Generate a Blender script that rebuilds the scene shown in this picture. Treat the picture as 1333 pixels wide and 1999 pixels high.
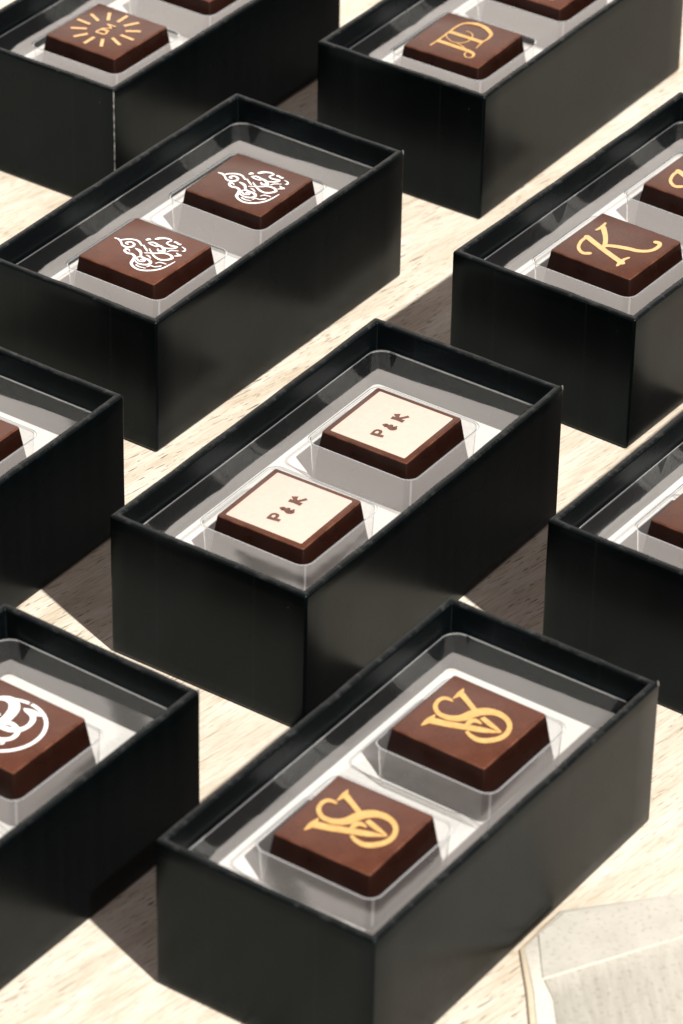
import bpy, bmesh, math, random
from mathutils import Vector, Matrix
from mathutils.geometry import tessellate_polygon

random.seed(7)
MM = 0.001
scn = bpy.context.scene
for o in list(bpy.data.objects):
    bpy.data.objects.remove(o)
col = scn.collection

# ---------------------------------------------------------------- camera
PIT, ROL, CAMH = 0.593058, -0.019393, 0.518814
fw = Vector((0, math.cos(PIT), -math.sin(PIT)))
rt = Vector((1, 0, 0))
up = rt.cross(fw)
cr, sr = math.cos(ROL), math.sin(ROL)
ax = rt * cr - up * sr
ay = rt * sr + up * cr
az = ax.cross(ay)
cam_d = bpy.data.cameras.new('camera')
cam = bpy.data.objects.new('camera', cam_d)
col.objects.link(cam)
cam.matrix_world = Matrix(((ax.x, ay.x, az.x, 0), (ax.y, ay.y, az.y, 0), (ax.z, ay.z, az.z, CAMH), (0, 0, 0, 1)))
cam_d.sensor_fit = 'VERTICAL'
cam_d.sensor_height = 36.0
cam_d.sensor_width = 24.0
cam_d.lens = 8070.87 / 1999 * 36.0
cam_d.clip_start = 0.05
cam_d.clip_end = 50
cam_d.dof.use_dof = True
cam_d.dof.focus_distance = 0.925
cam_d.dof.aperture_fstop = 34
scn.camera = cam

# ---------------------------------------------------------------- sky and sun
SUN = Vector((0.0174, -0.0230, 0.035)).normalized()      # towards the sun
w = bpy.data.worlds.new('World')
scn.world = w
w.use_nodes = True
nt = w.node_tree
N, L = nt.nodes, nt.links
N.clear()
out = N.new('ShaderNodeOutputWorld')
sky = N.new('ShaderNodeTexSky')
sky.sky_type = 'NISHITA'
sky.sun_disc = False
sky.sun_elevation = math.asin(SUN.z)
sky.sun_rotation = math.atan2(SUN.x, SUN.y)
bg = N.new('ShaderNodeBackground')
bg.inputs['Strength'].default_value = 0.04
warm_fill = N.new('ShaderNodeMix'); warm_fill.data_type = 'RGBA'; warm_fill.blend_type = 'ADD'     # warm fill added over the whole sky in place of bounce light
warm_fill.inputs[0].default_value = 1.0; warm_fill.inputs[7].default_value = (4.5, 3.0, 1.7, 1)
L.new(sky.outputs[0], warm_fill.inputs[6])
L.new(warm_fill.outputs[2], bg.inputs['Color'])
# bright cloudy patch added beyond the table, shaped for the tray reflections
tc = N.new('ShaderNodeTexCoord')
dot = N.new('ShaderNodeVectorMath'); dot.operation = 'DOT_PRODUCT'
cdir = Vector((-0.16, math.cos(math.radians(31)), math.sin(math.radians(31)))).normalized()
dot.inputs[1].default_value = cdir
L.new(tc.outputs['Generated'], dot.inputs[0])
nz = N.new('ShaderNodeTexNoise'); nz.inputs['Scale'].default_value = 9.0; nz.inputs['Detail'].default_value = 5
L.new(tc.outputs['Generated'], nz.inputs['Vector'])
ma = N.new('ShaderNodeMath'); ma.operation = 'MULTIPLY_ADD'
ma.inputs[1].default_value = 0.10
L.new(nz.outputs['Fac'], ma.inputs[0]); L.new(dot.outputs['Value'], ma.inputs[2])
mr = N.new('ShaderNodeMapRange'); mr.interpolation_type = 'SMOOTHSTEP'
mr.inputs['From Min'].default_value = 0.90; mr.inputs['From Max'].default_value = 1.01
L.new(ma.outputs[0], mr.inputs['Value'])
cl = N.new('ShaderNodeBackground')
cl.inputs['Color'].default_value = (1.0, 0.90, 0.82, 1)
SKY_PATCH = 1.12
# dark spot added in the bright patch to dim the foreground tray's reflection
gp = N.new('ShaderNodeVectorMath'); gp.operation = 'DOT_PRODUCT'
ge, ga = math.radians(39.4), math.radians(1.3)
gp.inputs[1].default_value = (math.cos(ge) * math.sin(ga), math.cos(ge) * math.cos(ga), math.sin(ge))
L.new(tc.outputs['Generated'], gp.inputs[0])
gm = N.new('ShaderNodeMapRange'); gm.interpolation_type = 'SMOOTHSTEP'
gm.inputs['From Min'].default_value = 0.99835; gm.inputs['From Max'].default_value = 0.99965
gm.inputs['To Min'].default_value = 1.0; gm.inputs['To Max'].default_value = 0.25
L.new(gp.outputs['Value'], gm.inputs['Value'])
gs = N.new('ShaderNodeMath'); gs.operation = 'MULTIPLY'; gs.inputs[1].default_value = SKY_PATCH
L.new(gm.outputs[0], gs.inputs[0]); L.new(gs.outputs[0], cl.inputs['Strength'])
mx = N.new('ShaderNodeMixShader')
L.new(mr.outputs[0], mx.inputs[0]); L.new(bg.outputs[0], mx.inputs[1]); L.new(cl.outputs[0], mx.inputs[2])
L.new(mx.outputs[0], out.inputs['Surface'])

sd = bpy.data.lights.new('sun', 'SUN')
sd.energy = 5.0
sd.angle = math.radians(1.3)
sd.color = (1.0, 0.965, 0.91)
so = bpy.data.objects.new('sun', sd)
col.objects.link(so)
so.rotation_euler = SUN.to_track_quat('Z', 'Y').to_euler()
so.location = SUN * 2

vs = scn.view_settings
vs.view_transform = 'Standard'; vs.look = 'None'; vs.gamma = 1; vs.use_curve_mapping = False
vs.exposure = 0.68
scn.cycles.transparent_max_bounces = 16

# ---------------------------------------------------------------- material helpers
def mat(name):
    m = bpy.data.materials.new(name); m.use_nodes = True
    n = m.node_tree.nodes; l = m.node_tree.links
    b = n['Principled BSDF']
    return m, n, l, b
def node(n, t, **k):
    x = n.new(t)
    for a, v in k.items():
        if hasattr(x, a): setattr(x, a, v)
        else: x.inputs[a.replace('_', ' ')].default_value = v
    return x
def ramp(n, stops, interp='LINEAR'):
    r = n.new('ShaderNodeValToRGB'); r.color_ramp.interpolation = interp
    e = r.color_ramp.elements
    while len(e) < len(stops): e.new(0.5)
    for i, (p, c) in enumerate(stops):
        e[i].position = p; e[i].color = c if len(c) == 4 else (*c, 1)
    return r
def mixc(n, l, fac, a, b, mode='MIX'):
    x = n.new('ShaderNodeMix'); x.data_type = 'RGBA'; x.blend_type = mode
    for s, v in ((0, fac), (6, a), (7, b)):
        if isinstance(v, (float, int)): x.inputs[s].default_value = v
        elif isinstance(v, tuple): x.inputs[s].default_value = (*v, 1)
        else: l.new(v, x.inputs[s])
    return x.outputs[2]
def coords(n, l, scale, rot=0.0):
    tc = n.new('ShaderNodeTexCoord')
    mp = n.new('ShaderNodeMapping'); mp.inputs['Rotation'].default_value = (0, 0, rot)
    mp2 = n.new('ShaderNodeMapping'); mp2.inputs['Scale'].default_value = scale
    l.new(tc.outputs['Object'], mp.inputs[0]); l.new(mp.outputs[0], mp2.inputs[0])
    return mp2.outputs[0]

# pale oak table
def wood():
    m, n, l, b = mat('pale_oak')
    R = -math.radians(47)
    g1 = node(n, 'ShaderNodeTexNoise', Scale=1.0, Detail=5.0, Roughness=0.6, Distortion=0.8)
    l.new(coords(n, l, (22, 120, 22), R), g1.inputs['Vector'])
    g2 = node(n, 'ShaderNodeTexNoise', Scale=1.0, Detail=5.0, Roughness=0.7, Distortion=0.4)
    l.new(coords(n, l, (110, 1500, 110), R), g2.inputs['Vector'])
    patch = node(n, 'ShaderNodeTexNoise', Scale=26.0, Detail=3.0)
    l.new(coords(n, l, (1, 1, 1)), patch.inputs['Vector'])
    base = ramp(n, [(0.30, (0.46, 0.395, 0.305)), (0.5, (0.545, 0.485, 0.40)), (0.72, (0.63, 0.585, 0.51))])
    l.new(g1.outputs['Fac'], base.inputs[0])
    f2 = ramp(n, [(0.36, (0.68, 0.60, 0.50)), (0.52, (1, 1, 1))])
    l.new(g2.outputs['Fac'], f2.inputs[0])
    c = mixc(n, l, 0.6, base.outputs[0], f2.outputs[0], 'MULTIPLY')
    pm = ramp(n, [(0.36, (0.15,) * 3), (0.60, (1, 1, 1))])
    l.new(patch.outputs['Fac'], pm.inputs[0])
    # open pores: short dark dashes along the grain, two sizes
    tot = None
    for sc, th, amt in (((230, 2400, 230), 0.64, 0.85), ((120, 1400, 120), 0.675, 0.7)):
        p = node(n, 'ShaderNodeTexNoise', Scale=1.0, Detail=1.5, Roughness=0.5, Distortion=0.2)
        l.new(coords(n, l, sc, R + (0.06 if tot else 0)), p.inputs['Vector'])
        pp = ramp(n, [(th, (0, 0, 0)), (th + 0.03, (amt,) * 3)])
        l.new(p.outputs['Fac'], pp.inputs[0])
        tot = pp.outputs[0] if tot is None else mixc(n, l, 1.0, tot, pp.outputs[0], 'LIGHTEN')
    pf = mixc(n, l, 1.0, tot, pm.outputs[0], 'MULTIPLY')
    c = mixc(n, l, pf, c, (0.085, 0.052, 0.028))
    l.new(c, b.inputs['Base Color'])
    b.inputs['Roughness'].default_value = 0.58
    b.inputs['Specular IOR Level'].default_value = 0.3
    bm_ = node(n, 'ShaderNodeBump', Strength=0.6, Distance=0.00012)
    h = mixc(n, l, 0.6, g2.outputs['Fac'], tot, 'SUBTRACT')
    l.new(h, bm_.inputs['Height']); l.new(bm_.outputs[0], b.inputs['Normal'])
    return m

BW, BL, BH = 50.24, 98.92, 35.0      # box width, length, height in mm

def paper(name, worn_edge=False):
    m, n, l, b = mat(name)
    tc = n.new('ShaderNodeTexCoord')
    # satin black paper: faint fibre texture and soft vertical press marks
    fib = node(n, 'ShaderNodeTexNoise', Scale=2600.0, Detail=3.0)
    l.new(tc.outputs['Object'], fib.inputs['Vector'])
    mp = n.new('ShaderNodeMapping'); mp.inputs['Scale'].default_value = (260, 260, 9)
    l.new(tc.outputs['Object'], mp.inputs[0])
    st = node(n, 'ShaderNodeTexNoise', Scale=1.0, Detail=3.0, Roughness=0.6)
    l.new(mp.outputs[0], st.inputs['Vector'])
    big = node(n, 'ShaderNodeTexNoise', Scale=45.0, Detail=3.0)
    l.new(tc.outputs['Object'], big.inputs['Vector'])
    r = ramp(n, [(0.3, (0.0006, 0.0011, 0.0013)), (0.7, (0.0016, 0.0022, 0.0024))])
    l.new(fib.outputs['Fac'], r.inputs[0])
    s = ramp(n, [(0.35, (0.75, 0.75, 0.75)), (0.7, (1.25, 1.22, 1.15))])
    l.new(st.outputs['Fac'], s.inputs[0])
    c = mixc(n, l, 1.0, r.outputs[0], s.outputs[0], 'MULTIPLY')
    # specks of pale dust
    v = node(n, 'ShaderNodeTexVoronoi', Scale=150.0)
    l.new(tc.outputs['Object'], v.inputs['Vector'])
    sp = ramp(n, [(0.010, (1, 1, 1)), (0.018, (0, 0, 0))])
    l.new(v.outputs['Distance'], sp.inputs[0])
    sel = ramp(n, [(0.78, (0, 0, 0)), (0.80, (1, 1, 1))], 'CONSTANT')
    sx = n.new('ShaderNodeSeparateColor'); l.new(v.outputs['Color'], sx.inputs[0]); l.new(sx.outputs[0], sel.inputs[0])
    spk = mixc(n, l, 1.0, sp.outputs[0], sel.outputs[0], 'MULTIPLY')
    c = mixc(n, l, spk, c, (0.12, 0.12, 0.11))
    # faint seams where the wrapping paper overlaps on the short side
    sq = n.new('ShaderNodeSeparateXYZ'); l.new(tc.outputs['Object'], sq.inputs[0])
    for xs in (0.0122, 0.0372):
        d = n.new('ShaderNodeMath'); d.operation = 'COMPARE'; d.inputs[1].default_value = xs; d.inputs[2].default_value = 0.00022
        l.new(sq.outputs['X'], d.inputs[0])
        k = n.new('ShaderNodeMath'); k.operation = 'MULTIPLY'; k.inputs[1].default_value = 0.18
        l.new(d.outputs[0], k.inputs[0])
        c = mixc(n, l, k.outputs[0], c, (0.012, 0.013, 0.013))
    # scuffing along the rim and corners
    sep = n.new('ShaderNodeSeparateXYZ'); l.new(tc.outputs['Object'], sep.inputs[0])
    zr = node(n, 'ShaderNodeMapRange'); zr.inputs['From Min'].default_value = 0.03462; zr.inputs['From Max'].default_value = 0.03498
    l.new(sep.outputs['Z'], zr.inputs['Value'])
    en = node(n, 'ShaderNodeTexNoise', Scale=420.0, Detail=4.0, Roughness=0.7)
    l.new(tc.outputs['Object'], en.inputs['Vector'])
    er = ramp(n, [(0.52, (0.05, 0.05, 0.05)), (0.75, (0.4, 0.4, 0.4))]); l.new(en.outputs['Fac'], er.inputs[0])
    e = n.new('ShaderNodeMath'); e.operation = 'MULTIPLY'; l.new(zr.outputs[0], e.inputs[0]); l.new(er.outputs[0], e.inputs[1])
    c = mixc(n, l, e.outputs[0], c, (0.075, 0.076, 0.072))
    l.new(c, b.inputs['Base Color'])
    rr = ramp(n, [(0.3, (0.21,) * 3), (0.7, (0.31,) * 3)])
    l.new(big.outputs['Fac'], rr.inputs[0]); l.new(rr.outputs[0], b.inputs['Roughness'])
    b.inputs['Specular IOR Level'].default_value = 0.125
    b.inputs['Specular Tint'].default_value = (0.60, 0.88, 1.0, 1)
    bp = node(n, 'ShaderNodeBump', Strength=0.35, Distance=0.00006)
    hh = mixc(n, l, 0.5, fib.outputs['Fac'], st.outputs['Fac'])
    l.new(hh, bp.inputs['Height']); l.new(bp.outputs[0], b.inputs['Normal'])
    return m

def card():
    m, n, l, b = mat('white_card')
    nz = node(n, 'ShaderNodeTexNoise', Scale=1500.0, Detail=3.0)
    l.new(coords(n, l, (1, 1, 1)), nz.inputs['Vector'])
    r = ramp(n, [(0.3, (0.54, 0.525, 0.50)), (0.7, (0.61, 0.595, 0.57))]); l.new(nz.outputs['Fac'], r.inputs[0])
    l.new(r.outputs[0], b.inputs['Base Color']); b.inputs['Roughness'].default_value = 0.6
    return m

def clear_plastic(name, milk=0.004, tint=(0.95, 0.955, 0.95), gain=2.6, wav=0.5, rough=0.06):
    m, n, l, b = mat(name)
    n.remove(b)
    o = n['Material Output']
    lw = n.new('ShaderNodeLayerWeight'); lw.inputs['Blend'].default_value = 0.5
    p5 = n.new('ShaderNodeMath'); p5.operation = 'POWER'; p5.inputs[1].default_value = 5
    l.new(lw.outputs['Facing'], p5.inputs[0])
    fr = n.new('ShaderNodeMath'); fr.operation = 'MULTIPLY_ADD'; fr.use_clamp = True
    fr.inputs[1].default_value = 0.95 * gain; fr.inputs[2].default_value = 0.048 * gain
    l.new(p5.outputs[0], fr.inputs[0])
    tr = n.new('ShaderNodeBsdfTransparent'); tr.inputs[0].default_value = (*tint, 1)
    gl = n.new('ShaderNodeBsdfGlossy'); gl.inputs['Roughness'].default_value = rough
    gl.inputs['Color'].default_value = (1, 1, 1, 1)
    df = n.new('ShaderNodeBsdfDiffuse'); df.inputs[0].default_value = (0.75, 0.77, 0.78, 1)
    # soft waviness from thermoforming and fine scratches
    tc = n.new('ShaderNodeTexCoord')
    w1 = node(n, 'ShaderNodeTexNoise', Scale=90.0, Detail=2.0)
    l.new(tc.outputs['Object'], w1.inputs['Vector'])
    w2 = node(n, 'ShaderNodeTexNoise', Scale=2200.0, Detail=2.0)
    l.new(tc.outputs['Object'], w2.inputs['Vector'])
    b1 = node(n, 'ShaderNodeBump', Strength=wav, Distance=0.00008)
    b2 = node(n, 'ShaderNodeBump', Strength=0.0, Distance=0.00001)
    l.new(w1.outputs['Fac'], b1.inputs['Height']); l.new(w2.outputs['Fac'], b2.inputs['Height'])
    l.new(b1.outputs[0], b2.inputs['Normal']); l.new(b2.outputs[0], gl.inputs['Normal'])
    mk = n.new('ShaderNodeMixShader'); mk.inputs[0].default_value = milk
    l.new(tr.outputs[0], mk.inputs[1]); l.new(df.outputs[0], mk.inputs[2])
    mx = n.new('ShaderNodeMixShader')
    l.new(fr.outputs[0], mx.inputs[0]); l.new(mk.outputs[0], mx.inputs[1]); l.new(gl.outputs[0], mx.inputs[2])
    l.new(mx.outputs[0], o.inputs['Surface'])
    return m

def choc():
    m, n, l, b = mat('dark_chocolate')
    a = node(n, 'ShaderNodeTexNoise', Scale=230.0, Detail=5.0, Roughness=0.6)
    l.new(coords(n, l, (1, 1, 1)), a.inputs['Vector'])
    g = node(n, 'ShaderNodeTexNoise', Scale=4200.0, Detail=2.0)
    l.new(coords(n, l, (1, 1, 1)), g.inputs['Vector'])
    r = ramp(n, [(0.3, (0.042, 0.0135, 0.0072)), (0.7, (0.060, 0.0205, 0.0112))]); l.new(a.outputs['Fac'], r.inputs[0])
    r2 = ramp(n, [(0.3, (0.72,) * 3), (0.7, (1.25,) * 3)]); l.new(g.outputs['Fac'], r2.inputs[0])
    # light painted in: top lifted as if lit, sides darkened as if shaded
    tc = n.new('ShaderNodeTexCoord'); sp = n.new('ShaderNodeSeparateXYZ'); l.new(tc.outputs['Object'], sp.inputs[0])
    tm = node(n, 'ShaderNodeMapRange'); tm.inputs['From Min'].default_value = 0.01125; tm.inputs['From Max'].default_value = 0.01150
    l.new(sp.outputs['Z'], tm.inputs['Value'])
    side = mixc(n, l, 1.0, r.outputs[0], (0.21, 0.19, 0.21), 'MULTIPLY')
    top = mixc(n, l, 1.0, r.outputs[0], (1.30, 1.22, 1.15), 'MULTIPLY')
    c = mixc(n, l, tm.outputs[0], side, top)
    # bright edge highlight painted into the colour round the top arris
    eb = ramp(n, [(0.0, (0, 0, 0)), (0.35, (1, 1, 1)), (0.75, (1, 1, 1)), (1.0, (0, 0, 0))])
    em = node(n, 'ShaderNodeMapRange'); em.inputs['From Min'].default_value = 0.01120; em.inputs['From Max'].default_value = 0.01159
    l.new(sp.outputs['Z'], em.inputs['Value']); l.new(em.outputs[0], eb.inputs[0])
    en = ramp(n, [(0.40, (0.25,) * 3), (0.6, (0.85,) * 3)]); l.new(a.outputs['Fac'], en.inputs[0])
    ef = mixc(n, l, 1.0, eb.outputs[0], en.outputs[0], 'MULTIPLY')
    c = mixc(n, l, ef, c, (0.13, 0.055, 0.032))
    # pieces differ a little in tone and sheen
    oi = n.new('ShaderNodeObjectInfo')
    rv = ramp(n, [(0.0, (0.85, 0.84, 0.82)), (1.0, (1.15, 1.12, 1.1))]); l.new(oi.outputs['Random'], rv.inputs[0])
    c = mixc(n, l, 1.0, c, rv.outputs[0], 'MULTIPLY')
    c = mixc(n, l, 1.0, c, r2.outputs[0], 'MULTIPLY')
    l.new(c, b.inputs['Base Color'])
    ro = node(n, 'ShaderNodeTexNoise', Scale=120.0, Detail=3.0)
    l.new(coords(n, l, (1, 1, 1)), ro.inputs['Vector'])
    rr = ramp(n, [(0.3, (0.24,) * 3), (0.7, (0.38,) * 3)]); l.new(ro.outputs['Fac'], rr.inputs[0])
    l.new(rr.outputs[0], b.inputs['Roughness'])
    b.inputs['Coat Weight'].default_value = 0.0
    b.inputs['Specular IOR Level'].default_value = 0.3
    bp = node(n, 'ShaderNodeBump', Strength=0.3, Distance=0.00005)
    l.new(a.outputs['Fac'], bp.inputs['Height']); l.new(bp.outputs[0], b.inputs['Normal'])
    return m

def ink(name, c1, c2, rough=0.5):
    m, n, l, b = mat(name)
    a = node(n, 'ShaderNodeTexNoise', Scale=900.0, Detail=4.0)
    l.new(coords(n, l, (1, 1, 1)), a.inputs['Vector'])
    r = ramp(n, [(0.3, c1), (0.7, c2)]); l.new(a.outputs['Fac'], r.inputs[0])
    l.new(r.outputs[0], b.inputs['Base Color']); b.inputs['Roughness'].default_value = rough
    return m

M_WOOD = wood()
M_PAPER = paper('black_paper')
M_CARD = card()
M_TRAY = clear_plastic('clear_tray_plastic')
M_WALL = clear_plastic('clear_tray_wall', milk=0.0, tint=(0.97, 0.97, 0.97), gain=0.8, rough=0.04)
M_RIM = clear_plastic('clear_tray_rim', milk=0.22, tint=(0.85, 0.86, 0.87), gain=4.6, rough=0.06)
def sleeve(name, c1, c2, sc):
    m, n, l, b = mat(name)
    a = node(n, 'ShaderNodeTexNoise', Scale=1.0, Detail=5.0, Roughness=0.65)
    l.new(coords(n, l, sc, -math.radians(5)), a.inputs['Vector'])
    r = ramp(n, [(0.32, c1), (0.62, c2)]); l.new(a.outputs['Fac'], r.inputs[0])
    g = node(n, 'ShaderNodeTexNoise', Scale=900.0, Detail=3.0); l.new(coords(n, l, (1, 1, 1)), g.inputs['Vector'])
    gr = ramp(n, [(0.30, (0.80, 0.78, 0.75)), (0.45, (1, 1, 1))]); l.new(g.outputs['Fac'], gr.inputs[0])
    l.new(mixc(n, l, 1.0, r.outputs[0], gr.outputs[0], 'MULTIPLY'), b.inputs['Base Color'])
    b.inputs['Roughness'].default_value = 0.7
    return m
M_SL1 = sleeve('greige_card', (0.37, 0.35, 0.305), (0.41, 0.39, 0.34), (180, 180, 180))
M_SL2 = sleeve('greige_card_streaked', (0.36, 0.335, 0.285), (0.44, 0.42, 0.365), (900, 90, 400))
M_SLE = ink('white_card_hem', (0.52, 0.49, 0.42), (0.60, 0.57, 0.50), 0.6)
M_SLY = ink('tan_cut_edge', (0.46, 0.39, 0.28), (0.54, 0.46, 0.34), 0.7)
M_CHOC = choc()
M_GOLD = ink('gold_print', (0.44, 0.25, 0.075), (0.56, 0.34, 0.12))
M_PEACH = ink('peach_gold_print', (0.55, 0.33, 0.14), (0.63, 0.39, 0.18))
M_WHITE = ink('white_print', (0.72, 0.71, 0.69), (0.86, 0.85, 0.83))
M_CREAM = ink('cream_coating', (0.47, 0.37, 0.31), (0.50, 0.395, 0.335))
M_BROWN = ink('brown_lettering', (0.075, 0.028, 0.017), (0.10, 0.04, 0.024))
M_WORN = ink('worn_paper', (0.02, 0.02, 0.02), (0.16, 0.155, 0.145), 0.8)
M_RUB = ink('rubbed_fold', (0.01, 0.01, 0.01), (0.22, 0.215, 0.20), 0.8)

# ---------------------------------------------------------------- mesh helpers
def link(name, bm, material, parent=None, smooth=True, me=None):
    if me is None:
        me = bpy.data.meshes.new(name)
        bmesh.ops.recalc_face_normals(bm, faces=bm.faces) if getattr(bm, '_fix', False) else None
        bm.to_mesh(me); bm.free()
        me.materials.append(material)
        for p in me.polygons: p.use_smooth = smooth
    o = bpy.data.objects.new(name, me)
    col.objects.link(o)
    if parent: o.parent = parent
    return o
def sharp(o, deg=35):
    me = o.data
    bm = bmesh.new(); bm.from_mesh(me)
    for e in bm.edges:
        if len(e.link_faces) == 2 and e.calc_face_angle(0) > math.radians(deg): e.smooth = False
    bm.to_mesh(me); bm.free()
def rrect(cx, cy, hx, hy, r, seg=6):
    pts = []
    for (sx, sy, a0) in ((1, 1, 0), (-1, 1, 90), (-1, -1, 180), (1, -1, 270)):
        for k in range(seg + 1):
            a = math.radians(a0 + 90 * k / seg)
            pts.append((cx + sx * (hx - r) + r * math.cos(a), cy + sy * (hy - r) + r * math.sin(a)))
    return pts
def ring(bm, pts, z):
    return [bm.verts.new((x * MM, y * MM, z * MM)) for x, y in pts]
def bridge(bm, a, b):
    n = len(a)
    for i in range(n):
        bm.faces.new((a[i], a[(i + 1) % n], b[(i + 1) % n], b[i]))
def loft(bm, spec, cx, cy, seg=6, cap0=False, cap1=False):
    prev = None
    for (hx, hy, r, z) in spec:
        cur = ring(bm, rrect(cx, cy, hx, hy, r, seg), z)
        if prev is None:
            if cap0: bm.faces.new(list(reversed(cur)))
        else: bridge(bm, prev, cur)
        prev = cur
    if cap1: bm.faces.new(prev)
    return prev

# ---------------------------------------------------------------- table
bm = bmesh.new()
S = 1.1
v = [bm.verts.new(c) for c in ((-S, -0.3, 0), (S, -0.3, 0), (S, 2.3, 0), (-S, 2.3, 0))]
bm.faces.new(v)
lo = [bm.verts.new((c.co.x, c.co.y, -0.03)) for c in v]
for i in range(4): bm.faces.new((v[i], lo[i], lo[(i + 1) % 4], v[(i + 1) % 4]))
table = link('table_top', bm, M_WOOD, smooth=False)
table['kind'] = 'structure'
table['label'] = 'pale oak table top with fine dark grain, sunlit between the boxes'

# ---------------------------------------------------------------- gift box
CX, CY = BW / 2, BL / 2
T = 1.9
def box_shell_bm(seed=0):
    bm = bmesh.new()
    rng = random.Random(seed)
    ph = [rng.uniform(0, 6.28) for _ in range(8)]
    hx, hy = BW / 2, BL / 2
    spec = [(hx - 1.1, hy - 1.1, .4, 0.12), (hx - .45, hy - .45, .5, 0.2), (hx - .12, hy - .12, .6, 0.5), (hx, hy, .65, 1.0)]
    for k in range(1, 12): spec.append((hx, hy, .65, 1.0 + (BH - 1.7) * k / 12))
    spec += [(hx, hy, .65, BH - .7), (hx - .1, hy - .1, .6, BH - .28), (hx - .35, hy - .35, .5, BH - .06), (hx - .7, hy - .7, .4, BH),
             (hx - T + .6, hy - T + .6, .3, BH), (hx - T + .25, hy - T + .25, .3, BH - .1), (hx - T + .05, hy - T + .05, .3, BH - .4), (hx - T, hy - T, .3, BH - .8),
             (hx - T, hy - T, .3, 30.0), (hx - T, hy - T, .3, 25.0), (hx - T, hy - T, .3, 18.0)]
    loft(bm, spec, CX, CY, 4, cap0=True, cap1=True)
    es = [e for e in bm.edges if e.calc_length() > 0.02]
    bmesh.ops.subdivide_edges(bm, edges=es, cuts=13, use_grid_fill=True)
    # the hand-wrapped board bows and ripples by a few tenths of a millimetre
    for vv in bm.verts:
        x, y, z = vv.co / MM
        if z < 1.2: continue
        fz = min(1, z / BH) ** 1.5
        sx = math.sin(math.pi * min(1, max(0, y / BL))); sy = math.sin(math.pi * min(1, max(0, x / BW)))
        dx = (.22 * math.sin(ph[0]) * sx + .05 * math.sin(y * .33 + ph[1]) * sx) * fz
        dy = (.16 * math.sin(ph[2]) * sy + .04 * math.sin(x * .41 + ph[3]) * sy) * fz
        if x > BW - 3: vv.co.x += dx * MM + .05 * MM * math.sin(y * .12 + ph[4]) * math.sin(z * .09)
        elif x < 3: vv.co.x += (.22 * math.sin(ph[5]) * sx * fz + .05 * math.sin(y * .37 + ph[6]) * sx) * MM
        if y < 3: vv.co.y += dy * MM + .05 * MM * math.sin(x * .15 + ph[7]) * math.sin(z * .09)
        elif y > BL - 3: vv.co.y += .12 * math.sin(ph[3]) * sy * fz * MM
        if z > BH - 1: vv.co.z += (.07 * math.sin((x + y) * .21 + ph[1]) + .04 * math.sin((x - y) * .55 + ph[2])) * MM
    return bm
def card_bm():
    bm = bmesh.new()
    loft(bm, [(BW / 2 - T - .02, BL / 2 - T - .02, 1.5, 18.3), (BW / 2 - T - .02, BL / 2 - T - .02, 1.5, 19.0)], CX, CY, 5, cap0=True, cap1=True)
    return bm
def tray_bm():
    """thermoformed clear insert: raised platform with two square pockets and a skirt down to the card"""
    bm = bmesh.new()
    ZP = 29.3
    hx, hy = BW / 2 - T - .15, BL / 2 - T - .15
    outer = rrect(CX, CY, hx - .9, hy - .9, 3.2, 8)
    pk = [(CX + .5, CY - 20.4), (CX + .5, CY + 19.2)]
    R0 = 14.35
    holes = [rrect(px, py, R0, R0, 3.0, 8) for px, py in pk]
    loops = [[Vector((x * MM, y * MM, ZP * MM)) for x, y in lp] for lp in [outer] + holes]
    flat = [bm.verts.new(c) for lp in loops for c in lp]
    for t in tessellate_polygon(loops):
        f = bm.faces.new([flat[i] for i in t])
        if f.calc_area() > 0:
            f.normal_update()
            if f.normal.z < 0: f.normal_flip()
    n0 = len(outer)
    prev = flat[:n0]
    for d, z, r in ((.45, -.1, 3.6), (.8, -.45, 3.9), (.9, -.95, 4.0), (.9, -5.0, 4.0), (.75, -10.15, 3.9)):
        cur = ring(bm, rrect(CX, CY, hx - .9 + d, hy - .9 + d, r, 8), ZP + z)
        bridge(bm, cur, prev); prev = cur
    glint = []
    k = n0
    for (px, py) in pk:
        prev = flat[k:k + len(holes[0])]; k += len(holes[0])
        for d, z, r in ((.12, .10, 2.9), (.30, .15, 2.8), (.48, .08, 2.6), (.58, -.25, 2.5), (.75, -4.0, 2.4), (1.05, -9.2, 2.2), (1.2, -9.65, 2.1), (1.6, -9.9, 1.8)):
            cur = ring(bm, rrect(px, py, R0 - d, R0 - d, r, 8), ZP + z)
            n1 = len(bm.faces); bridge(bm, prev, cur); prev = cur
            bm.faces.ensure_lookup_table()
            if z < -1: glint += [bm.faces[q] for q in range(n1, len(bm.faces)) if (q - n1) % 9 == 4]
        bm.faces.new(prev)
    for f in bm.faces:
        zz = [vv.co.z / MM for vv in f.verts]
        if max(zz) - min(zz) > 1.2 or max(zz) < ZP - 1: f.material_index = 1
        elif max(zz) > ZP + .02 or (.05 < max(zz) - min(zz) < .6): f.material_index = 2
    for f in glint: f.material_index = 2  # paler rim plastic down each pocket corner, a painted highlight
    return bm
def choc_bm():
    """square bonbon, tapered, origin at its centre on the tray floor"""
    bm = bmesh.new()
    H = 11.6
    loft(bm, [(12.3, 12.3, 1.6, 0), (12.75, 12.75, 1.5, .35), (12.75, 12.75, 1.4, .8), (12.1, 12.1, 1.1, 4.5), (11.05, 11.05, .5, H - .35), (10.93, 10.93, .45, H - .12), (10.72, 10.72, .4, H)], 0, 0, 5, cap0=True, cap1=True)
    return bm

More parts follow.
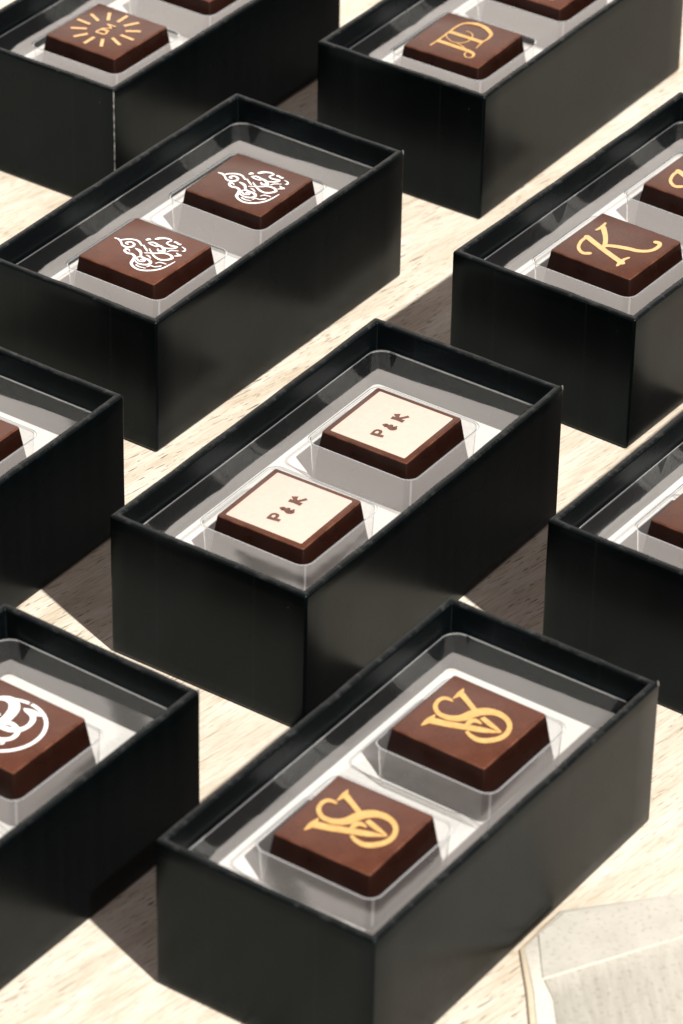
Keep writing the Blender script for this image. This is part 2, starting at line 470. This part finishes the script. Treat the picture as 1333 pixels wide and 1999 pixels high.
def catmull(pts, wd, n=7):
    if len(pts) == 2: return pts, wd
    P, W_ = [], []
    q = [pts[0]] + pts + [pts[-1]]
    u = [wd[0]] + wd + [wd[-1]]
    for i in range(1, len(q) - 2):
        for k in range(n):
            t = k / n
            f = [-.5 * t ** 3 + t ** 2 - .5 * t, 1.5 * t ** 3 - 2.5 * t ** 2 + 1, -1.5 * t ** 3 + 2 * t ** 2 + .5 * t, .5 * t ** 3 - .5 * t ** 2]
            P.append(tuple(sum(f[j] * q[i - 1 + j][c] for j in range(4)) for c in (0, 1)))
            W_.append(max(.12, sum(f[j] * u[i - 1 + j] for j in range(4))))
    P.append(pts[-1]); W_.append(wd[-1])
    return P, W_
HT = 11.6
def print_bm(strokes, z0=HT + .03, th=.05, square=False):
    """ink strokes of varying width; every stroke a hair above the last so none share a plane"""
    bm = bmesh.new()
    for si, (pts, wd) in enumerate(strokes):
        P, W_ = catmull(list(pts), list(wd))
        z = z0 + .004 * si
        Lf, Rt = [], []
        for i, (x, y) in enumerate(P):
            a = P[max(0, i - 1)]; b = P[min(len(P) - 1, i + 1)]
            dx, dy = b[0] - a[0], b[1] - a[1]
            d = math.hypot(dx, dy) or 1
            nx, ny = -dy / d, dx / d
            h = W_[i] / 2
            Lf.append((x + nx * h, y + ny * h)); Rt.append((x - nx * h, y - ny * h))
        def V(p, zz): return bm.verts.new((-p[1] * MM, p[0] * MM, zz * MM))
        lt = [V(p, z + th) for p in Lf]; rt_ = [V(p, z + th) for p in Rt]
        lb = [V(p, z) for p in Lf]; rb = [V(p, z) for p in Rt]
        for i in range(len(P) - 1):
            bm.faces.new((lt[i], rt_[i], rt_[i + 1], lt[i + 1]))
            bm.faces.new((lb[i], lt[i], lt[i + 1], lb[i + 1]))
            bm.faces.new((rt_[i], rb[i], rb[i + 1], rt_[i + 1]))
        if not square:      # round ends
            for i, (j) in ((0, 1), (len(P) - 1, len(P) - 2)):
                x, y = P[i]; h = W_[i] / 2
                c = [V((x + h * math.cos(t * math.pi / 5), y + h * math.sin(t * math.pi / 5)), z + th + .002) for t in range(10)]
                f = bm.faces.new(c); f.normal_update()
                if f.normal.z < 0: f.normal_flip()
    return bm
# ink strokes: points (mm from the centre of the chocolate, reading direction x) and widths (mm)
PRINTS = {
 'JD': [
  ([(-7.63, 5.19), (-3.75, 5.0), (0.47, 5.02), (4.97, 5.0)], [0.45, 0.45, 0.45, 0.5]),
  ([(4.97, 5.0), (7.31, 4.4), (8.51, 3.07), (9.12, 0.93), (8.55, -1.53), (6.97, -3.91), (5.74, -4.8), (3.62, -5.11), (1.35, -4.89), (-2.54, -5.31)], [0.45, 0.6, 0.9, 1.2, 1.3, 1.1, 0.8, 0.5, 0.4, 0.25]),
  ([(1.58, 5.11), (1.42, 0.17), (1.25, -4.75)], [1.4, 1.3, 1.4]),
  ([(-4.27, 5.08), (-4.47, 0.54), (-4.78, -3.83), (-5.0, -5.44), (-5.63, -6.47), (-6.94, -6.9), (-7.86, -6.45), (-7.81, -5.38), (-6.82, -4.53), (-5.56, -4.34)], [1.3, 1.3, 1.3, 1.1, 0.8, 0.5, 0.35, 0.35, 0.35, 0.25]),
  ([(0.31, 5.23), (-1.28, 4.19), (-2.68, 1.92), (-2.5, -0.06), (-1.24, -1.34), (0.92, -1.72), (2.83, -1.12), (4.01, 0.16), (4.18, 1.54)], [0.3, 0.3, 0.3, 0.3, 0.3, 0.3, 0.3, 0.3, 0.3]),
  ([(-2.58, 0.51), (-3.29, -1.41), (-4.25, -3.28)], [0.3, 0.3, 0.3]),
 ],
 'K': [
  ([(-0.92, 7.5), (-3.59, 1.04), (-5.99, -5.55)], [1.5, 1.5, 1.5]),
  ([(-0.92, 7.5), (-3.37, 7.48), (-5.97, 6.57), (-7.3, 5.25), (-7.71, 3.96), (-6.97, 2.87)], [0.9, 0.8, 0.8, 0.9, 1.1, 1.2]),
  ([(-7.89, -5.37), (-5.85, -5.13), (-4.4, -5.08), (-2.97, -5.54)], [0.5, 1.2, 0.8, 0.5]),
  ([(-2.33, 1.85), (-0.24, 2.8), (2.25, 4.49), (5.11, 6.96)], [1.1, 1.1, 1.2, 1.4]),
  ([(3.0, 7.53), (4.97, 7.27), (7.11, 7.6)], [0.5, 0.9, 0.5]),
  ([(-1.75, 2.01), (-0.68, 0.0), (0.32, -2.94), (0.82, -5.3), (2.05, -7.2), (3.72, -8.15), (5.89, -8.22), (7.0, -7.52), (6.82, -6.67)], [1.1, 1.3, 1.4, 1.3, 1.1, 1.0, 1.0, 1.1, 1.3]),
 ],
 'VS': [
  ([(3.24, 6.02), (3.42, 7.24), (3.06, 8.17), (1.64, 8.55), (-0.19, 7.94), (-1.43, 6.56), (-1.82, 4.91), (-1.31, 2.91), (0.04, 1.5), (1.84, 0.8), (3.48, -0.02), (4.75, -1.49), (5.29, -3.66), (4.66, -5.86), (3.14, -7.49), (0.86, -8.28), (-1.26, -8.0), (-3.21, -6.63), (-4.14, -4.95), (-3.94, -3.06), (-3.2, -1.56)], [0.36, 0.92, 1.02, 0.92, 0.92, 1.02, 1.33, 1.73, 2.04, 2.24, 2.35, 2.14, 1.63, 1.22, 1.02, 1.12, 1.33, 1.53, 1.43, 1.02, 0.71]),
  ([(-4.5, 6.15), (-3.55, 2.9), (-2.15, -0.82), (-0.86, -4.22), (0.49, -7.27)], [2.04, 1.84, 1.73, 1.53, 0.2]),
  ([(-7.09, 6.63), (-4.76, 6.37), (-2.37, 6.45)], [0.15, 1.33, 0.15]),
  ([(6.35, 6.13), (5.09, 3.86), (3.61, 1.25)], [1.43, 1.22, 1.12]),
  ([(3.88, 6.61), (6.31, 6.41), (8.08, 6.8)], [0.12, 1.17, 0.12]),
  ([(2.28, -1.54), (1.37, -4.22), (0.62, -7.18)], [1.12, 1.22, 0.31]),
  ([(-1.49, -0.55), (-0.16, -0.4), (0.67, -1.0), (0.49, -2.59)], [0.92, 1.22, 1.22, 0.41]),
 ],
 'AR': [
  ([(0.15, 9.07), (0.22, 7.95), (-0.52, 6.69), (-1.43, 5.54), (-1.49, 4.14), (-0.47, 3.35), (0.61, 3.68), (0.95, 4.89), (0.33, 5.54), (-0.22, 5.39), (-0.3, 4.72)], [0.3, 0.52, 0.43, 0.52, 0.6, 0.6, 0.52, 0.43, 0.52, 0.52, 0.26]),
  ([(-0.17, 7.53), (1.19, 6.66), (2.17, 5.15), (2.22, 3.61), (1.13, 1.92)], [0.34, 0.43, 0.52, 0.52, 0.43]),
  ([(-2.75, 2.46), (-2.1, 3.18), (-2.41, 3.89), (-3.21, 3.49), (-3.59, 2.41), (-3.32, 1.28), (-3.94, 0.06), (-5.25, -0.54), (-6.62, -1.03), (-7.6, -2.34), (-7.96, -4.07), (-7.37, -5.74), (-5.94, -7.32), (-3.78, -8.35), (-0.1, -8.8)], [0.17, 0.34, 0.52, 0.6, 0.6, 0.6, 0.69, 0.77, 0.69, 0.6, 0.52, 0.52, 0.47, 0.43, 0.17]),
  ([(-0.8, 2.2), (-1.01, 0.95), (-1.68, -0.05), (-2.74, -0.86), (-3.15, -2.07), (-3.12, -3.39), (-3.8, -4.53), (-4.9, -4.52), (-5.64, -3.52), (-5.77, -2.17), (-5.17, -0.93)], [0.34, 0.77, 0.6, 0.52, 0.69, 0.69, 0.69, 0.6, 0.52, 0.43, 0.3]),
  ([(-4.3, -0.93), (-4.87, -1.93), (-4.37, -2.89), (-3.73, -2.69), (-4.05, -1.86)], [0.43, 0.43, 0.43, 0.43, 0.43]),
  ([(-4.04, -0.4), (-3.28, -0.83), (-3.14, -1.61)], [0.21, 0.3, 0.21]),
  ([(-1.77, -1.69), (-1.73, -2.33), (-2.3, -3.32)], [0.21, 0.43, 0.26]),
  ([(1.42, 1.6), (0.62, 0.41), (-0.16, -0.73)], [0.39, 0.43, 0.39]),
  ([(3.85, 2.48), (4.4, 2.34), (4.39, 2.0)], [0.6, 0.82, 0.6]),
  ([(3.1, 1.35), (3.83, 0.55), (3.54, -1.02), (2.84, -1.09), (2.77, 0.2), (2.96, 1.13)], [0.43, 0.52, 0.52, 0.43, 0.43, 0.34]),
  ([(3.48, -1.06), (3.36, -2.38), (2.5, -3.6), (1.45, -3.95), (0.31, -3.01), (-0.45, -1.81), (-1.2, -0.69)], [0.6, 0.69, 0.77, 0.69, 0.43, 0.34, 0.26]),
  ([(2.07, -2.13), (1.42, -2.73), (2.04, -3.27)], [0.34, 0.43, 0.34]),
  ([(0.93, -0.48), (-0.18, -2.05), (-1.16, -3.69), (-1.5, -5.4), (-0.74, -6.72), (0.68, -7.32), (1.53, -6.23), (1.51, -4.8), (0.99, -3.62)], [0.26, 0.43, 0.52, 0.6, 0.6, 0.69, 0.6, 0.52, 0.43]),
  ([(5.53, 0.95), (6.35, 0.44), (6.88, -0.28), (7.24, -1.36), (6.99, -2.33), (6.0, -2.07), (5.27, -2.4), (5.1, -3.54), (5.48, -5.05), (4.59, -4.93), (3.73, -4.01), (3.35, -2.96)], [0.77, 0.86, 0.6, 0.52, 0.43, 0.34, 0.43, 0.52, 0.52, 0.52, 0.43, 0.26]),
  ([(6.96, -3.48), (6.95, -3.94)], [0.69, 0.69]),
  ([(6.74, -4.54), (6.78, -5.02)], [0.69, 0.69]),
  ([(6.14, -6.11), (5.83, -7.17), (5.08, -7.65), (4.62, -7.32)], [0.21, 0.39, 0.43, 0.26]),
  ([(2.26, -4.63), (3.27, -5.03), (4.19, -6.46)], [0.21, 0.3, 0.21]),
  ([(3.14, -6.81), (2.87, -7.45), (2.8, -8.29), (1.83, -7.23)], [0.26, 0.52, 0.34, 0.3]),
  ([(-6.71, -2.55), (-6.95, -3.63), (-6.65, -5.19)], [0.43, 0.34, 0.21]),
  ([(-5.91, -5.03), (-4.97, -5.47), (-4.94, -6.34), (-4.08, -7.25), (-3.6, -7.43)], [0.21, 0.3, 0.3, 0.43, 0.26]),
  ([(-3.5, -5.69), (-2.53, -6.29), (-2.35, -7.83)], [0.17, 0.3, 0.34]),
 ],
 'PK': [
  ([(-5.74, 1.73), (-5.57, 0.23), (-5.29, -1.27)], [0.9, 0.9, 0.9]),
  ([(-5.55, 1.38), (-4.42, 1.5), (-3.82, 1.09), (-3.88, 0.33), (-4.61, 0.08), (-5.33, 0.24)], [0.5, 0.6, 0.6, 0.7, 0.7, 0.5]),
  ([(-1.68, 1.09), (-1.21, 0.77), (-1.3, 0.05), (-1.48, -0.87), (-1.17, -1.39), (-0.52, -1.36), (-0.12, -1.49)], [1.1, 1.3, 1.0, 1.5, 1.4, 0.6, 0.3]),
  ([(-1.31, -0.35), (-0.27, -0.22)], [1.2, 0.7]),
  ([(2.15, 1.5), (2.29, 0.05), (2.25, -1.59)], [1.1, 0.9, 1.1]),
  ([(2.37, -0.06), (3.22, 0.67), (4.03, 1.25)], [0.8, 0.9, 1.5]),
  ([(2.65, -0.03), (3.67, -0.8), (4.64, -1.37)], [0.7, 0.7, 0.8]),
 ],
 'DM': [
  ([(4.74, 8.71), (2.83, 4.83)], [0.85, 0.85]),
  ([(8.06, 5.31), (4.53, 3.06)], [0.85, 0.85]),
  ([(9.5, 0.65), (5.21, 0.54)], [0.85, 0.85]),
  ([(8.19, -4.03), (4.49, -2.04)], [0.85, 0.85]),
  ([(4.72, -7.38), (2.52, -4.08)], [0.85, 0.85]),
  ([(-0.14, -8.77), (0.06, -4.48)], [0.85, 0.85]),
  ([(-4.43, -7.71), (-2.49, -3.78)], [0.85, 0.85]),
  ([(-7.9, -4.39), (-4.44, -2.21)], [0.85, 0.85]),
  ([(-9.09, 0.17), (-4.94, 0.16)], [0.85, 0.85]),
  ([(-7.81, 4.59), (-4.43, 2.66)], [0.85, 0.85]),
  ([(-4.49, 8.08), (-2.36, 4.55)], [0.85, 0.85]),
  ([(0.3, 9.64), (0.05, 5.36)], [0.85, 0.85]),
  ([(-2.36, 1.67), (-2.36, -0.88)], [0.51, 0.51]),
  ([(-2.36, 1.67), (-0.72, 1.37), (-0.34, 0.0), (-1.2, -0.96), (-2.36, -0.88)], [0.42, 0.51, 0.51, 0.51, 0.42]),
  ([(-0.21, 1.65), (-0.17, -0.97)], [0.47, 0.47]),
  ([(-0.21, 1.65), (1.54, -0.41)], [0.42, 0.42]),
  ([(1.54, -0.41), (2.7, 1.77)], [0.42, 0.42]),
  ([(2.7, 1.77), (2.78, -0.79)], [0.47, 0.47]),
 ],
 'CM': [
  ([(3.04, 7.07), (4.58, 7.31), (6.01, 6.38), (6.65, 4.97), (6.36, 3.48), (4.87, 2.06), (2.56, 1.36), (0.18, 1.14), (-1.67, 1.34)], [0.64, 0.96, 1.2, 1.76, 2.08, 2.24, 2.08, 1.92, 1.44]),
  ([(-1.15, 1.78), (0.17, 0.78), (0.81, -0.8), (0.26, -2.66)], [1.12, 1.28, 1.04, 0.96]),
  ([(-1.83, 1.56), (-1.19, 0.34), (-0.89, -1.52), (0.16, -3.09), (1.92, -3.73), (3.92, -3.39), (5.3, -2.24), (5.91, -0.24)], [0.8, 1.28, 1.44, 1.28, 0.96, 1.12, 1.12, 0.96]),
  ([(6.01, 0.37), (6.05, -1.36), (6.45, -3.93)], [0.48, 1.6, 0.32]),
  ([(0.25, -3.02), (-1.45, -3.73), (-3.12, -3.56), (-4.35, -2.31), (-4.9, -0.67)], [0.8, 0.96, 0.96, 1.12, 1.12]),
  ([(-5.44, -2.53), (-5.04, -3.06)], [1.12, 1.28]),
  ([(0.93, 4.24), (1.5, 3.3)], [0.8, 0.96]),
 ],
}

CARD = card_bm(); TRAY = tray_bm(); CHOC = choc_bm()
def mesh_of(name, bm, m, smooth=True, deg=30):
    me = bpy.data.meshes.new(name); 
    bmesh.ops.recalc_face_normals(bm, faces=bm.faces)
    for e in bm.edges:
        if len(e.link_faces) == 2 and e.calc_face_angle(0) > math.radians(deg): e.smooth = False
    bm.to_mesh(me); bm.free(); me.materials.append(m)
    for p in me.polygons: p.use_smooth = smooth
    return me
me_card = mesh_of('base_card', CARD, M_CARD)
me_tray = mesh_of('plastic_tray', TRAY, M_TRAY, True, 28)
me_tray.materials.append(M_WALL); me_tray.materials.append(M_RIM)
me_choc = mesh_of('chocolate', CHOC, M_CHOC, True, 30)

# frayed paper at a box corner (every box shows it at its far right corner)
def wear_bm():
    bm = bmesh.new()
    rng = random.Random(3)
    c0 = Vector((BW - .5, BL - .5, BH - .2))
    pts = []
    for k in range(10):
        a = -.6 + 2.6 * k / 9
        pts.append(c0 + Vector((.47 * math.cos(a), .47 * math.sin(a), .12 * rng.random())))
    top = [bm.verts.new((p + Vector((0, 0, .30))) * MM) for p in pts]
    out_ = [bm.verts.new((p + Vector((.05 * rng.random(), .05 * rng.random(), -.4 - .5 * rng.random()))) * MM) for p in pts]
    inn = [bm.verts.new((c0 + (p - c0) * .35 + Vector((0, 0, .33))) * MM) for p in pts]
    for i in range(9):
        bm.faces.new((top[i], out_[i], out_[i + 1], top[i + 1]))
        bm.faces.new((inn[i], top[i], top[i + 1], inn[i + 1]))
    return bm
me_wear = mesh_of('frayed_corner', wear_bm(), M_WORN)
def fold_bm():
    bm = bmesh.new()
    pr = None
    rng = random.Random(5)
    for k in range(40):
        z = BH - .5 - (BH - 3) * k / 39
        wdt = .13 + .10 * rng.random()
        a = bm.verts.new((( -.02 - .0) * MM + .0 * MM, .55 * MM, z * MM))
        cur = []
        for ang in (225 - 30 * wdt / .2 * .5, 225, 225 + 30 * wdt / .2 * .5):
            t = math.radians(ang + 90)
            cur.append(bm.verts.new(((BW - .65 + .68 * math.cos(t)) * MM, (.65 + .68 * math.sin(t)) * MM, z * MM)))
        bm.verts.remove(a)
        if pr:
            for i in (0, 1): bm.faces.new((pr[i], cur[i], cur[i + 1], pr[i + 1]))
        pr = cur
    return bm
me_fold = mesh_of('rubbed_fold', fold_bm(), M_RUB)

PM = {k: mesh_of('printed_monogram', print_bm(v, square=(k in ('DM', 'VS', 'JD'))), m) for k, v, m in (
    ('JD', PRINTS['JD'], M_GOLD), ('K', PRINTS['K'], M_PEACH), ('VS', PRINTS['VS'], M_GOLD),
    ('AR', PRINTS['AR'], M_WHITE), ('DM', PRINTS['DM'], M_PEACH))}
circ = [(-.5 + 8.5 * math.cos(t * math.pi / 24), .5 + 8.5 * math.sin(t * math.pi / 24)) for t in range(49)]
PM['CM'] = mesh_of('printed_monogram', print_bm(PRINTS['CM'] + [(circ, [.75] * 49)]), M_WHITE)
PM['PK'] = mesh_of('brown_lettering', print_bm(PRINTS['PK'], z0=HT + .12, square=True), M_BROWN)
def cream_bm():
    bm = bmesh.new()
    loft(bm, [(9.65, 9.75, .35, HT + .01), (9.6, 9.7, .3, HT + .06), (9.5, 9.6, .3, HT + .085)], 0, 0, 5, cap0=True, cap1=True)
    return bm
me_cream = mesh_of('cream_coating', cream_bm(), M_CREAM)

def child(name, me, parent):
    o = bpy.data.objects.new(name, me); col.objects.link(o); o.parent = parent; return o
def thing(name, me, label, cat, group, loc, rot):
    o = bpy.data.objects.new(name, me); col.objects.link(o)
    o.location = loc; o.rotation_euler = (0, 0, rot)
    o['label'] = label; o['category'] = cat; o['group'] = group
    return o

# box: corner x, y (m), yaw, label; chocolates: (du, dv, extra turn, print, label)
BOXES = [
 ('PK', -.0485272, .7148472, -.592483, 'black box at the centre of the picture holding two cream-topped chocolates',
  'clear plastic tray under the two cream-topped chocolates',
  [(25.45, 29.3, 1.0, 'PK', 'cream-topped chocolate lettered P & K, nearer of the pair in the central box'),
   (24.85, 69.0, .6, 'PK', 'cream-topped chocolate lettered P & K, farther of the pair in the central box')]),
 ('VS', -.0338334, .6068302, -.603338, 'black box in the foreground with brown sunlit long side and gold VS chocolates',
  'clear plastic tray around the two gold VS chocolates in the foreground box',
  [(24.5, 30.2, 1.2, 'VS', 'dark chocolate with gold interlaced VS monogram, nearest of all'),
   (24.0, 70.4, -.4, 'VS', 'dark chocolate with gold interlaced VS monogram, farther one in the foreground box')]),
 ('AR', -.0838725, .8205698, -.601619, 'black box at upper left holding two chocolates with white calligraphy',
  'clear plastic tray around the two chocolates with white calligraphy',
  [(24.6, 29.6, -.3, 'AR', 'dark chocolate with white heart-like calligraphy, nearer one of its box'),
   (25.5, 69.3, 1.3, 'AR', 'dark chocolate with white heart-like calligraphy, farther one of its box')]),
 ('JD', -.0084645, .9295650, -.588047, 'black box at top right holding gold JD chocolates',
  'clear plastic tray around the gold JD chocolates at top right',
  [(25.1, 29.2, 1.8, 'JD', 'dark chocolate with thin gold JD monogram in the top right box'),
   (25.1, 69.2, 0, 'JD', 'dark chocolate cut off by the top edge behind the gold JD one')]),
 ('K', .0243986, .8265279, -.617851, 'black box at the right edge holding peach-gold K chocolates',
  'clear plastic tray around the peach-gold K chocolates',
  [(25.1, 31.3, -.2, 'K', 'dark chocolate with peach-gold swash letter K shown whole'),
   (25.3, 71.2, 0, 'K', 'dark chocolate behind the letter K one, cut off by the right edge')]),
 ('DM', -.0997003, .9294559, -.594544, 'black box at top left with a pale rubbed vertical corner fold',
  'clear plastic tray around the sunburst DM chocolate at top left',
  [(24.6, 30.6, -.5, 'DM', 'dark chocolate with DM inside a ring of peach-gold rays'),
   (25.0, 70.4, 0, 'DM', 'dark chocolate cut off by the top edge behind the DM sunburst one')]),
 ('RT', .0430406, .7163788, -.610639, 'black box cut off by the right edge below the K box',
  'clear plastic tray in the box cut off at the right below the K box',
  [(25.3, 29.3, 0, None, 'plain chocolate corner at the right edge, in the box below the K box'),
   (25.1, 69.3, 0, None, 'farther plain chocolate in the box cut off below the K box')]),
 ('LM', -.1450303, .7082833, -.596816, 'black box cut off by the left edge beside the central box',
  'clear plastic tray in the box cut off at mid left',
  [(25.1, 29.3, 0, None, 'nearer plain chocolate in the box cut off at mid left'),
   (24.9, 69.2, 0, None, 'plain chocolate corner at the left edge, in the box left of the central one')]),
 ('CM', -.1253358, .6026878, -.619457, 'black box at lower left holding a chocolate with a white circle monogram',
  'clear plastic tray in the lower left box with the circle monogram chocolate',
  [(25.1, 30.0, 0, None, 'nearer chocolate in the lower left box, outside the left edge'),
   (23.6, 71.2, 0, 'CM', 'dark chocolate with white monogram inside a white circle at lower left')]),
]
hash_of = {b[0]: i * 11 + 4 for i, b in enumerate(BOXES)}
for key, x, y, yaw, lab, tlab, chs in BOXES:
    root = thing('gift_box', None, lab, 'box', 'black gift boxes set in rows on the table', (x, y, 0), yaw)
    child('box_shell', mesh_of('box_shell', box_shell_bm(hash_of[key]), M_PAPER, True, 60), root)
    child('base_card', me_card, root)
    if key in ('PK', 'AR', 'VS', 'CM'): child('frayed_corner', me_wear, root)
    if key == 'DM': child('rubbed_fold', me_fold, root)
    u = Vector((math.cos(yaw), math.sin(yaw), 0)); v = Vector((-math.sin(yaw), math.cos(yaw), 0))
    base = Vector((x, y, 0))
    tr = thing('plastic_tray', me_tray, tlab, 'tray', 'clear trays inside the boxes', (x, y, 0), yaw)
    for (du, dv, turn, pr, cl_) in chs:
        p = base + u * du * MM + v * dv * MM + Vector((0, 0, 19.45 * MM))
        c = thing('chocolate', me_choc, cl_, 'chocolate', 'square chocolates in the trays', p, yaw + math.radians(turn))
        if pr == 'PK':
            child('cream_coating', me_cream, c)
            child('brown_lettering', PM['PK'], c)
        elif pr:
            child('printed_monogram', PM[pr], c)

# ---------------------------------------------------------------- pale folded card lying at lower right
CARD_PARTS = (
    ('cut_edge', M_SLY, [(.0436, .6290), (.0362, .6183), (.0372, .6055), (.0377, .590), (.0383, .568), (.101, .586), (.101, .6446)], 0, .0007, .0002),
    ('white_hem', M_SLE, [(.0446, .6303), (.0370, .6184), (.0383, .6055), (.0389, .590), (.0395, .569), (.1005, .587), (.1005, .6444)], .0003, .0009, .0003),
    ('upper_panel', M_SL1, [(.0449, .6290), (.0398, .6222), (.0403, .6093), (.100, .6384), (.100, .6432)], .0007, .0011, .0002),
    ('lower_panel', M_SL2, [(.0406, .6088), (.0422, .6030), (.0427, .5947), (.0433, .570), (.100, .588), (.100, .6381)], .0007, .0012, .0002))
def folded_card():
    # plan corners (m) worked out on the table; the far edge and the fold run to the right, beyond the picture
    def quad(name, pts, z0, z1, m, parent, bev=.0003):
        bm = bmesh.new()
        lo = [bm.verts.new((x, y, z0)) for x, y in pts]
        n_ = len(pts)
        cx = sum(p[0] for p in pts) / n_; cy = sum(p[1] for p in pts) / n_
        def ins(x, y, d):
            v_ = Vector((cx - x, cy - y)); v_.normalize(); return x + v_.x * d, y + v_.y * d
        mid = [bm.verts.new((x, y, z1 - bev)) for x, y in pts]
        hi = [bm.verts.new((*ins(x, y, bev * 1.3), z1)) for x, y in pts]
        bridge(bm, lo, mid); bridge(bm, mid, hi); bm.faces.new(hi)
        return child(name, mesh_of(name, bm, m, True, 40), parent)
    root = bpy.data.objects.new('folded_card', None); col.objects.link(root)
    root['label'] = 'pale greige folded card with white hem lying flat at the lower right corner'
    root['category'] = 'card'
    for nm, m, pts, z0, z1, bev in CARD_PARTS:
        quad(nm, pts, z0, z1, m, root, bev)
folded_card()
